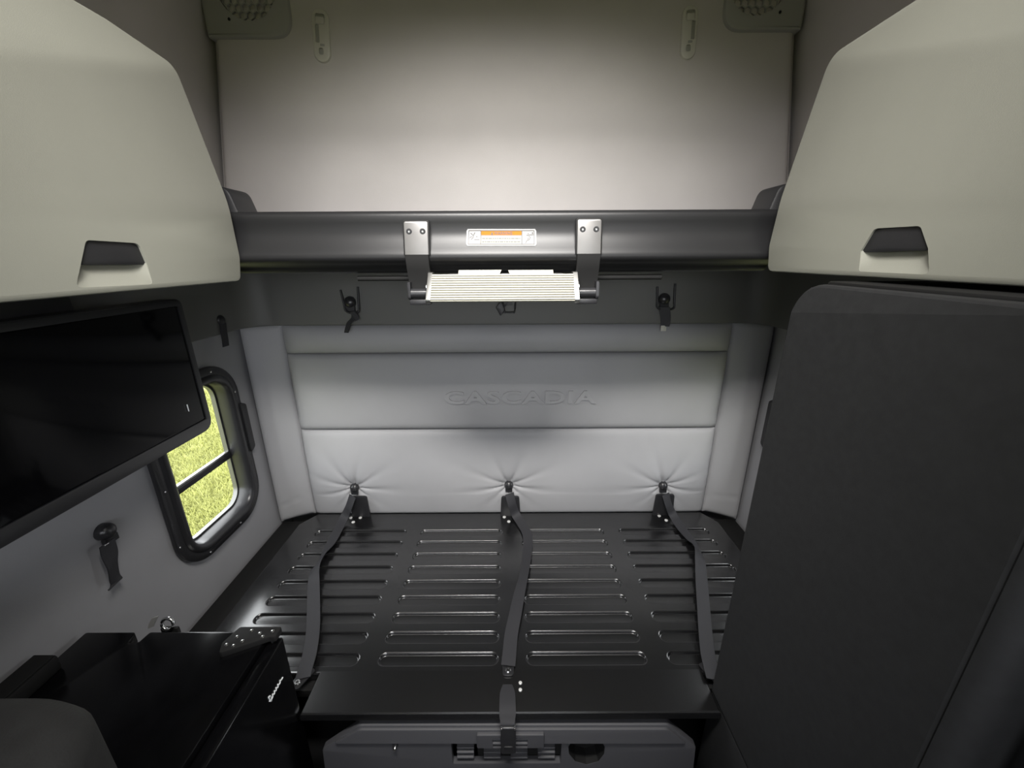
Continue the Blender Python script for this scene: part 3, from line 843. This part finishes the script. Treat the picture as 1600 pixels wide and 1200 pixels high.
L2 = [(796, 771, 'y', YB - .045, 0), (800, 788, 'y', YB - .06, 0), (806, 804, 'z', Zs + .018, 0), (815, 818, 'z', Zs + .004, 0), (824, 836, 'z', Zs + .004, 0),
      (824, 862, 'z', Zs + .006, 25), (819, 895, 'z', Zs + .014, 35), (812, 925, 'z', Zs + .014, 20), (805, 960, 'z', Zs + .014, 8), (799, 990, 'z', Zs + .010, 0), (796, 1020, 'z', Zs + .008, 0), (794, 1040, 'z', Zs + .006, 0)]
L3 = [(1040, 772, 'y', YB - .045, 0), (1045, 790, 'y', YB - .06, 0), (1052, 805, 'z', Zs + .018, 0), (1064, 824, 'z', Zs + .004, 0), (1079, 843, 'z', Zs + .006, -15),
      (1090, 858, 'z', Zs + .016, -40), (1094, 876, 'z', Zs + .024, -15), (1096, 905, 'z', Zs + .018, 0), (1099, 945, 'z', Zs + .012, 0), (1102, 985, 'z', Zs + .010, 0), (1106, 1022, 'z', Zs + .008, 0), (1112, 1048, 'z', Zs + .006, 0), (1116, 1062, 'z', Zs + .004, 0)]
for k, (spec, D, lab, ep) in enumerate(((L1, DOMES[0], 'left black webbing restraint strap lying across the lower bunk, nearest the fridge', (473, 1060)),
                                         (L2, DOMES[1], 'middle black webbing restraint strap running to the buckle at the bunk front', (794, 1040)),
                                         (L3, DOMES[2], 'right black webbing restraint strap lying across the lower bunk, nearest the wardrobe', (1116, 1062)))):
    st = thing('restraint_strap', lab, 'strap', (D.x, 1.25, BZ), 'restraint straps on the lower bunk')
    dome(st, Vector((D.x, YB - .012, D.z)), (0, -1, .15), .0225)
    bm = BM(); ribbon(bm, strap_pts(spec)); obj('webbing', bm, WEB, st, smooth=50)
    p = on_z(*ep, Zs - .002); dr = (-.35, -1, 0) if k == 0 else ((.35, -1, 0) if k == 2 else (0, -1, 0))
    endplate(st, p + Vector((0, .034 if k == 2 else .012, .0015)), dr)
    if k == 1:
        # lower webbing over the front edge down to the buckle
        spec2 = [(793, 1070, 'z', BZ + .006, 0), (793, 1082, 'z', BZ + .010, 0), (793, 1100, 'z', BZ + .012, 0), (793, 1116, 'y', FY - .016, 0), (793, 1132, 'y', YP - .030, 0), (793, 1142, 'y', YP - .030, 0)]
        hws = [.014, .022, .0235, .0235, .019, .014]; pts = []
        base_pts = [(on_y(a, b, v) if m_ == 'y' else on_z(a, b, v)) for a, b, m_, v, _ in spec2]
        bm = BM(); ribbon(bm, smoothpath([(*p_, h, 0, 0) for p_, h in zip(base_pts, hws)], 6), .003); obj('lower_webbing', bm, WEB, st, smooth=50)
        q0 = on_y(782, 1136, YP - .036); q1 = on_y(806, 1176, YP - .036)
        bm = BM(); box(bm, (q0.x, YP - .040, q1.z), (q1.x, YP - .017, q0.z), .004, 3); bk = obj('buckle', bm, BLKS, st)
        bm = BM(); box(bm, (q0.x + .009, YP - .042, q1.z + .022), (q1.x - .009, YP - .039, q1.z + .034), .0012); obj('buckle_button', bm, BLK, bk)
        for xx in (q0.x + .003, q1.x - .003):
            bm = BM(); box(bm, (xx - .002, YP - .043, q0.z - .004), (xx + .002, YP - .038, q0.z + .004), .001); obj('buckle_lug', bm, CHROME, bk)

# short hanging straps: on the back band below the upper bunk, on the left band, and on the left wall
def wire(parent, pts, r=.003):
    bm = BM(); tube(bm, smoothpath([tuple(p) for p in pts], 5), r, 8); obj('wire_loop', bm, BLK, parent, smooth=60)
yh = 1.715
for (cx_, cy, side, lab, tip) in ((547, 472, -1, 'black dome hook with hanging strap tail under the upper bunk, left of the ladder', False),
                            (1038, 467, 1, 'black dome hook with hanging strap tail and pale tip, right of the ladder', True)):
    c = on_y(cx_, cy, yh - .004)
    hk = thing('strap_hook', lab, 'hook', c, 'hooks under the upper bunk')
    dome(hk, (c.x, yh - .003, c.z), (0, -1, .2), .025)
    x0_, x1_ = (532, 561) if side < 0 else (1027, 1053)
    a = on_y(x0_, cy - 19, yh - .002); b = on_y(x0_ + (8 if side < 0 else 0), cy + 14, yh - .016); e = on_y(x1_, cy + 15, yh - .016); f = on_y(x1_ + (-2 if side < 0 else 2), cy - 24, yh - .002)
    wire(hk, [a, (a * .3 + b * .7), b + Vector((0, 0, .004)), b * .75 + e * .25 + Vector((0, 0, -.006)), b * .25 + e * .75 + Vector((0, 0, -.006)), e + Vector((0, 0, .004)), (e * .7 + f * .3), f], .0046)
    if side < 0:
        pts = [(552, 486), (553, 496), (546, 504), (543, 512), (541, 520)]; hw = .0125
    else:
        pts = [(1038, 480), (1039, 488), (1040, 496), (1040, 504), (1039, 510)]; hw = .022
    P = [on_y(a_, b_, yh - .022) for a_, b_ in pts]
    bm = BM(); ribbon(bm, smoothpath([(*p, hw * (1 - .06 * i), -hw * .25, 0) for i, p in enumerate(P)], 5), .0035); tl_ = obj('strap_tail', bm, WEB, hk, smooth=50)
    if side < 0:
        P = [on_y(a_, b_, yh - .028) for a_, b_ in ((550, 488), (556, 494), (558, 500), (552, 503))]
        bm = BM(); ribbon(bm, smoothpath([(*p, .009, 0, .004) for p in P], 5), .003); obj('strap_fold', bm, WEB, hk, smooth=50)
    if tip:
        a = on_y(1037, 513, yh - .022); bm = BM(); box(bm, (a.x - .013, a.y - .002, a.z - .012), (a.x + .011, a.y + .002, a.z + .012), .0015); o = obj('tip', bm, CREAMP, hk); o['label'] = 'pale strap tip'
# centre loop behind the ladder
c = on_y(790, 478, yh); hk = thing('strap_hook', 'black wire loop with a diamond clip hanging behind the ladder tread', 'hook', c, 'hooks under the upper bunk')
a, b, e, f = on_y(785, 462, yh - .003), on_y(788, 488, yh - .014), on_y(804, 488, yh - .014), on_y(806, 462, yh - .003)
wire(hk, [a, b + Vector((0, 0, .005)), b * .8 + e * .2, e * .8 + b * .2, e + Vector((0, 0, .005)), f], .0035)
dome(hk, (on_y(795, 468, yh).x, yh - .003, on_y(795, 466, yh).z), (0, -1, .2), .018)
bm = BM(); q = [on_y(*p, yh - .02) for p in ((775, 480), (783, 470), (789, 484), (782, 494))]
plate(bm, rounded(ccw([(p.x, p.z) for p in q]), .003, 3), [], lambda a_, b_, d: Vector((a_, yh - .024 + d, b_)), .010, bev=.002); obj('clip', bm, BLK, hk)
bm = BM(); P = [on_y(*p, yh - .018) for p in ((787, 482), (791, 475), (797, 470))]
ribbon(bm, smoothpath([(*p, .008, 0, .008) for p in P], 4), .003); obj('strap_tail', bm, WEB, hk)
# tail under the band on the left
c = on_x(352, 522, xl + .004); hk = thing('strap_hook', 'small black strap tail hanging from the side band behind the television', 'hook', c, 'hooks under the upper bunk')
P = [on_x(*p, xl + .006) for p in ((348, 505), (350, 520), (352, 532), (353, 541))]
bm = BM(); ribbon(bm, smoothpath([(*p, 0, .016, 0) for p in P], 4), .004); obj('strap_tail', bm, WEB, hk)
bm = BM(); lathe(bm, [(.02, 0), (.019, .006), (.012, .012)], P[0] + Vector((-.008, 0, .012)), (1, 0, 0), 14); obj('anchor_dome', bm, BLK, hk, smooth=60)
# hook on the left wall above the fridge
c = on_x(168, 830, XL + .006); hk = thing('strap_hook', 'black dome hook with short hanging webbing on the grey left wall, below the television', 'hook', c, 'wall hooks')
dome(hk, (XL + .002, c.y, c.z), (1, 0, .1), .024)
P = [on_x(*p, XL + .022) for p in ((167, 848), (172, 866), (176, 884), (179, 902), (182, 909), (174, 918))]
bm = BM(); ribbon(bm, smoothpath([(*p, .004 * math.sin(i * 2), .0205 - .0018 * i, 0) for i, p in enumerate(P)], 5), .004); obj('webbing', bm, WEB, hk, smooth=50)
bm = BM(); q = on_x(164, 850, XL + .02); box(bm, (q.x - .001, q.y - .008, q.z - .002), (q.x + .008, q.y + .004, q.z + .002), .0008); obj('pin', bm, CHROME, hk)

# ------------------------------------------------------------------ fridge (lower left)
ZF = CZ - .96
fg = thing('fridge', 'black under-counter fridge with white script badge on its door, at the left by the bunk', 'fridge', (-.9, .5, .40))
XFE, XFD, YFB = -.657, -.620, .815
bm = BM()
top_o = [(XL + .012, .47), (XFE, .47), (XFE, YFB), (-.98, YFB), (-.985, YFB - .03), (-1.01, YFB - .034), (-1.02, YFB), (XL + .012, YFB)]
plate(bm, rounded(ccw(top_o), .006, 3), [], lambda a, b, d: Vector((a, b, ZF - d)), .03, bev=.003); obj('top', bm, GLOSS, fg)
bm = BM(); box(bm, (XL + .012, .47, .02), (XFE - .004, YFB - .002, ZF - .031), .004); obj('body', bm, GLOSS, fg)
bm = BM(); box(bm, (XFE + .003, .472, .03), (XFD, YFB - .004, ZF - .014), .006, 3); dr = obj('door', bm, GLOSS, fg)
# script badge
def bad(u, v): return Vector((XFD + .0012, .772 - u * .060, CZ - 1.0685 + v * .012))
pts = [bad(*p) for p in ((1.0, -.2), (.93, -.75), (.88, -.2), (.92, .7), (1.0, .85), (.98, .1), (.90, -.55), (.80, -.45), (.76, .1), (.72, -.4), (.66, -.45), (.62, .1), (.58, -.4), (.52, -.4), (.49, .1), (.45, -.4), (.38, -.4), (.36, .15), (.31, -.35), (.22, -.35), (.18, .1), (.12, -.3), (0, -.25))]
bm = BM(); tube(bm, smoothpath([tuple(p) for p in pts], 4), .0016, 6); o = obj('badge', bm, LOGO, dr, smooth=60); o['label'] = 'white script badge'
# hinge cover with screws at the rear corner
hc = rounded(ccw([(-.622, YFB + .002), (-.735, YFB + .002), (-.752, YFB - .045), (-.74, YFB - .075), (-.64, YFB - .03), (-.622, YFB - .03)]), .008, 4)
bm = BM(); plate(bm, hc, [], lambda a, b, d: Vector((a, b, ZF + .016 - d)), .016, bev=.004); hc_ = obj('hinge_cover', bm, BLKM, fg)
for a, b in ((-.735, YFB - .052), (-.715, YFB - .055), (-.722, YFB - .03), (-.70, YFB - .042), (-.695, YFB - .012), (-.668, YFB - .02), (-.655, YFB - .03), (-.638, YFB - .014)):
    bm = BM(); lathe(bm, [(.0048, 0), (.0044, .0018), (.002, .003)], (a, b, ZF + .0155), (0, 0, 1), 10); obj('screw', bm, CHROME, hc_)

# tie-down ring behind the fridge on the bunk frame
tr = thing('tie_down_ring', 'small chrome tie-down ring standing behind the fridge by the left wall', 'ring', on_z(255, 978, ZF - .02))
yr = YFB + .03; c = on_y(262, 975, yr)
bm = BM(); n = 20
tube(bm, [(c.x + .016 * math.cos(2 * PI * k / n), yr + .004 * math.sin(2 * PI * k / n), c.z + .016 * math.sin(2 * PI * k / n)) for k in range(n + 1)], .0045, 8, caps=False); obj('ring', bm, CHROME, tr, smooth=60)
bm = BM(); box(bm, (c.x - .024, yr - .003, BZ - .05), (c.x + .024, yr + .007, c.z - .014), .003); obj('post', bm, BLKM, tr)
a = on_y(236, 980, yr); b = on_y(243, 964, yr)
bm = BM(); ribbon(bm, smoothpath([(*a, .009, 0, .004), (*((a + b) / 2 + Vector((-.002, 0, 0))), .010, 0, .004), (*b, .010, 0, .004)], 4), .003); obj('strap_end', bm, INKG, tr)
# bin on the wall
wb = thing('wall_bin', 'small matte black box against the left wall beside the fridge', 'box', (-1.11, .60, ZF))
bm = BM(); box(bm, (XL + .002, .46, ZF), (XL + .055, .72, ZF + .042), .006); obj('shell', bm, BLKM, wb)
bm = BM(); box(bm, (XL + .004, .465, ZF + .0415), (XL + .052, .715, ZF + .047), .002); obj('lid', bm, BLKM, wb)
# grey seat shoulder in the near left corner
st = thing('seat', 'rounded dark grey seat back at the near left corner of the picture', 'seat', (-.80, .28, 0))
bm = BM(); pr = rounded(ccw([(-1.10, .14), (-.575, .14), (-.575, .435), (-1.10, .435)]), [.05, .05, .19, .05], 12)
plate(bm, pr, [], lambda a, b, d: Vector((a, b, CZ - .62 - d)), .75, bev=.035); obj('backrest', bm, SEATM, st, smooth=60)
bm = BM(); box(bm, (-1.05, .17, 0), (-.60, .38, .40), .02); obj('seat_base', bm, BLKM, st)

# ------------------------------------------------------------------ wardrobe (right)
XW = .600
wd = thing('wardrobe', 'tall charcoal wardrobe on the right beside the lower bunk', 'wardrobe', (.86, .62, .85))
P = lambda px, py: (on_x(px, py, XW).y, on_x(px, py, XW).z)
YW0, YW1 = .385, .862
zpar = CZ - 1.262; ztop = CZ - .056
face_o = rounded(ccw([(YW0, zpar + .004), (YW1, zpar + .004), (YW1, ztop), (YW0, ztop)]), [.004, .004, .07, .01], 10)
mpw = lambda a, b, d: Vector((XW + d, a, b))
bm = BM(); plate(bm, face_o, [], mpw, .024, bev=.006)
bmesh.ops.bisect_plane(bm, geom=bm.verts[:] + bm.edges[:] + bm.faces[:], plane_co=(0, YW1, CZ - .119), plane_no=Vector((0, .125, 1)).normalized())
for v in bm.verts:
    d = (v.co.z - (CZ - .119)) + (v.co.y - YW1) * .125
    if d > 0: v.co.x += d * .20
wdoor = obj('door', bm, CHAR, wd, smooth=10)
bm = BM(); box(bm, (XW + .002, YW0, .02), (XW + .026, YW1, zpar - .004), .004); obj('drawer_front', bm, CHAR, wd)
bm = BM(); box(bm, (XW + .027, YW0 + .01, .02), (XR - .05, YW1 - .004, ztop - .01), .004); obj('carcass', bm, CHAR, wd)
bm = BM(); rings = []
for z in (.02, ztop):
    rings.append([Vector((XW + .035 - .035 * math.cos(t), YW0 - .001 - .030 * math.sin(t), z)) for t in [PI / 2 * k / 8 for k in range(9)]] + [Vector((XW + .10, YW0 - .031, z)), Vector((XW + .10, YW0 - .001, z))])
loops(bm, rings, cap0=True, cap1=True); obj('edge_post', bm, CHAR, wd, smooth=50)
bm = BM(); rings = []
for d, zz in ((0, ztop + .003), (0, ztop + .012)): pass
box(bm, (XW + .02, YW0, ztop - .008), (XR - .05, YW1 - .06, ztop + .006), .004); obj('top_trim', bm, BLKM, wd)
# next unit nearer the camera
nu = thing('partition', 'black upright partition at the near right edge of the picture, in front of the wardrobe', 'partition', (.9, .2, .8))
bm = BM(); box(bm, (XW + .07, -.30, 0), (XR - .05, YW0 - .07, CZ - .07), .02, 4); obj('panel', bm, GLOSS, nu)
bm = BM(); box(bm, (XW + .05, YW0 - .085, 0.01), (XW + .065, YW0 - .06, CZ - .30), .006, 3); obj('edge_strip', bm, CHAR, nu)

# ------------------------------------------------------------------ upper wall: speakers and anchors
for s, (pa, pb, py, gx, gy) , lab in ((-1, (316, 452, 58, 391, 33), 'round grilled speaker in the top left corner of the back wall'), (1, (1132, 1258, 47, 1180, 25), 'round grilled speaker in the top right corner of the back wall')):
    yy = 1.715
    a = on_y(pa, 20, yy); b = on_y(pb, 20, yy); z0 = on_y((pa + pb) / 2, py, yy).z
    g = on_y(gx, gy, yy); rad = .105; gc = Vector((g.x, yy, g.z + rad))
    sp = thing('speaker', lab, 'speaker', (gc.x, yy, gc.z), 'corner speakers')
    pl = ccw([(a.x, z0), (b.x, z0), (b.x, ZC - .004), (a.x, ZC - .004)])
    rr = [.07 if ((s < 0 and abs(p[0] - b.x) < 1e-4) or (s > 0 and abs(p[0] - a.x) < 1e-4)) and abs(p[1] - z0) < 1e-4 else .008 for p in pl]
    circ = [(gc.x + (rad - .001) * math.cos(2 * PI * k / 40), gc.z + (rad - .001) * math.sin(2 * PI * k / 40)) for k in range(40)]
    circ = [(x, min(z, ZC - .02)) for x, z in circ]
    bm = BM(); plate(bm, rounded(pl, rr, 8), [circ], lambda p, q, d: Vector((p, yy + d, q)), .04, bev=.01); obj('housing', bm, SPK, sp)
    bm = BM(); lathe(bm, [(rad, 0), (rad - .006, .004)], (gc.x, yy + .022, gc.z), (0, -1, 0), 40)
    for v in bm.verts: v.co.z = min(v.co.z, ZC - .006)
    obj('cone', bm, BLKM, sp)
    # honeycomb grille
    bm = BM(); hr = .0145; hi = .0122
    for i in range(-8, 9):
        for j in range(-8, 9):
            cx_ = gc.x + i * hr * 1.732 + (j % 2) * hr * .866; cz_ = gc.z + j * hr * 1.5
            if math.hypot(cx_ - gc.x, cz_ - gc.z) > rad - .004 or cz_ > ZC - .02: continue
            o_ = [(cx_ + hr * math.sin(PI / 3 * k), cz_ + hr * math.cos(PI / 3 * k)) for k in range(6)]
            i_ = [(cx_ + hi * math.sin(PI / 3 * k), cz_ + hi * math.cos(PI / 3 * k)) for k in range(6)]
            loops(bm, [[Vector((p, yy + .004, q)) for p, q in o_], [Vector((p, yy + .004, q)) for p, q in i_], [Vector((p, yy + .012, q)) for p, q in i_]])
    obj('grille', bm, SPK, sp, smooth=0)
    sx_, sy_ = (358, 30) if s < 0 else (1219, 19)
    q = on_y(sx_, sy_, yy); bm = BM(); lathe(bm, [(.005, .001), (.005, -.001), (.003, -.002)], (q.x, yy, q.z), (0, 1, 0), 10); obj('screw', bm, BLKM, sp)
for (t0, t1, b0, b1, flip, lab) in (((484, 12), (513, 12), (491, 97), (516, 97), 1, 'cream plastic wall anchor with slotted hook, left one on the upper back wall'),
                                    ((1067, 6), (1094, 6), (1063, 92), (1087, 92), -1, 'cream plastic wall anchor with slotted hook, right one on the upper back wall')):
    yy = 1.722
    ct = (on_y(*t0, yy) + on_y(*t1, yy)) / 2; cb_ = (on_y(*b0, yy) + on_y(*b1, yy)) / 2
    wdt = (on_y(*t1, yy) - on_y(*t0, yy)).length * .5 - .002
    an = thing('wall_anchor', lab, 'hook', (ct + cb_) / 2, 'cream wall anchors')
    dv = (ct - cb_); L_ = dv.length; dv.normalize(); sd = Vector((1, 0, 0)); sd = (sd - dv * sd.dot(dv)).normalized()
    def mpa(a, b, d, c0=cb_, dv=dv, sd=sd): return c0 + dv * b + sd * a + Vector((0, d, 0))
    ol = rrect(-wdt, wdt, 0, L_, wdt * .98, 8)
    hole = rrect(-.012 * flip - .007, -.012 * flip + .007, L_ * .36, L_ * .70, .003, 2)
    eye = rrect(-.010, .007, L_ * .14, L_ * .27, .006, 4)
    tophole = rrect(-wdt * .55, wdt * .55, L_ * .72, L_ * .90, .006, 3)
    bm = BM(); plate(bm, ol, [hole, eye, tophole], mpa, .02, bev=.006); obj('body', bm, CREAMP, an)
    bm = BM(); plate(bm, offset(ol, .004), [], lambda a, b, d: mpa(a, b, d + .006), .008, bev=.002); obj('recess_back', bm, SPK, an)
    bm = BM(); plate(bm, rrect(-wdt * .5, wdt * .5, L_ * .70, L_ * .84, .004, 3), [], lambda a, b, d: mpa(a, b, d - .004), .012, bev=.003); obj('hook_tongue', bm, CREAMP, an)
    bm = BM(); plate(bm, rrect(-.004, .012, L_ * .30, L_ * .345, .002, 2), [], lambda a, b, d: mpa(a, b, d - .0005), .004, bev=.0005); obj('catch_slot', bm, INKG, an)

# ------------------------------------------------------------------ ceiling lamp added above the frame to brighten back wall and lower bunk
for (loc, sx_, sy_, pw) in ADDED_LAMPS:
    cl = thing('added_ceiling_light', 'flat white ceiling lamp added out of view to brighten the sleeper', 'lamp', (loc[0], loc[1], ZC))
    bm = BM(); box(bm, (loc[0] - sx_ / 2 - .02, loc[1] - sy_ / 2 - .02, ZC - .018), (loc[0] + sx_ / 2 + .02, loc[1] + sy_ / 2 + .02, ZC - .0005), .005); obj('housing', bm, CREAMP, cl)
    bm = BM(); pr = ccw([(loc[1] - sy_ / 2 - .02, ZC - .017), (loc[1] + sy_ / 2 + .02, ZC - .017), (loc[1] - sy_ / 2 - .02, ZC - .235)])
    for xx in (loc[0] - sx_ / 2 - .015, loc[0] + sx_ / 2 + .003):
        bm = BM(); plate(bm, pr, [], lambda a, b, d, xx=xx: Vector((xx + d, a, b)), .012, bev=.002); obj('bracket', bm, CREAMP, cl)
    ll = area('added_lamp_light', (loc[0], loc[1] - .01, ZC - .125), (math.radians(40), 0, 0), sx_, sy_, pw, (1, .97, .93))
    ll.data.spread = math.radians(97)

# ------------------------------------------------------------------ two unseen front seats, added to block window light low in the cab
for sx, lab in ((-.68, 'grey high-back seat added unseen behind the camera on the left'), (.64, 'grey high-back seat added unseen behind the camera on the right')):
    fs = thing('added_cab_seat', lab, 'seat', (sx, -.75, 0), 'added front seats')
    bm = BM(); box(bm, (sx - .27, -.72, .52), (sx + .27, -.55, 1.32), .07, 4); obj('backrest', bm, SEATM, fs, smooth=60)
    bm = BM(); box(bm, (sx - .17, -.71, 1.31), (sx + .17, -.58, 1.56), .05, 4); obj('headrest', bm, SEATM, fs, smooth=60)
    bm = BM(); box(bm, (sx - .26, -1.20, .42), (sx + .26, -.66, .56), .06, 4); obj('cushion', bm, SEATM, fs, smooth=60)
    bm = BM(); box(bm, (sx - .18, -1.05, 0), (sx + .18, -.70, .43), .02); obj('pedestal', bm, BLKM, fs)
# ------------------------------------------------------------------ outside: lawn
bm = BM(); face(bm, [(-40, -40, -1.15), (40, -40, -1.15), (40, 40, -1.15), (-40, 40, -1.15)])
o = struct(obj('ground', bm, LAWN, smooth=0))
verts, faces_ = [], []
while len(faces_) < 45000:
    y = random.uniform(3.0, 8.6); x = -y * random.uniform(.68, 1.18)
    h = random.uniform(.04, .08); a = random.uniform(0, PI); w_ = random.uniform(.004, .008)
    lx, ly = random.gauss(0, .03), random.gauss(0, .03); k = len(verts)
    verts += [(x - w_ * math.cos(a), y - w_ * math.sin(a), -1.15), (x + w_ * math.cos(a), y + w_ * math.sin(a), -1.15), (x + lx, y + ly, -1.15 + h)]
    faces_.append((k, k + 1, k + 2))
me = bpy.data.meshes.new('grass'); me.from_pydata(verts, [], faces_); me.materials.append(GRASS)
o = bpy.data.objects.new('grass', me); COL.objects.link(o); o['kind'] = 'stuff'; o['label'] = 'bright yellow-green grass seen through the side window'; o['category'] = 'grass'
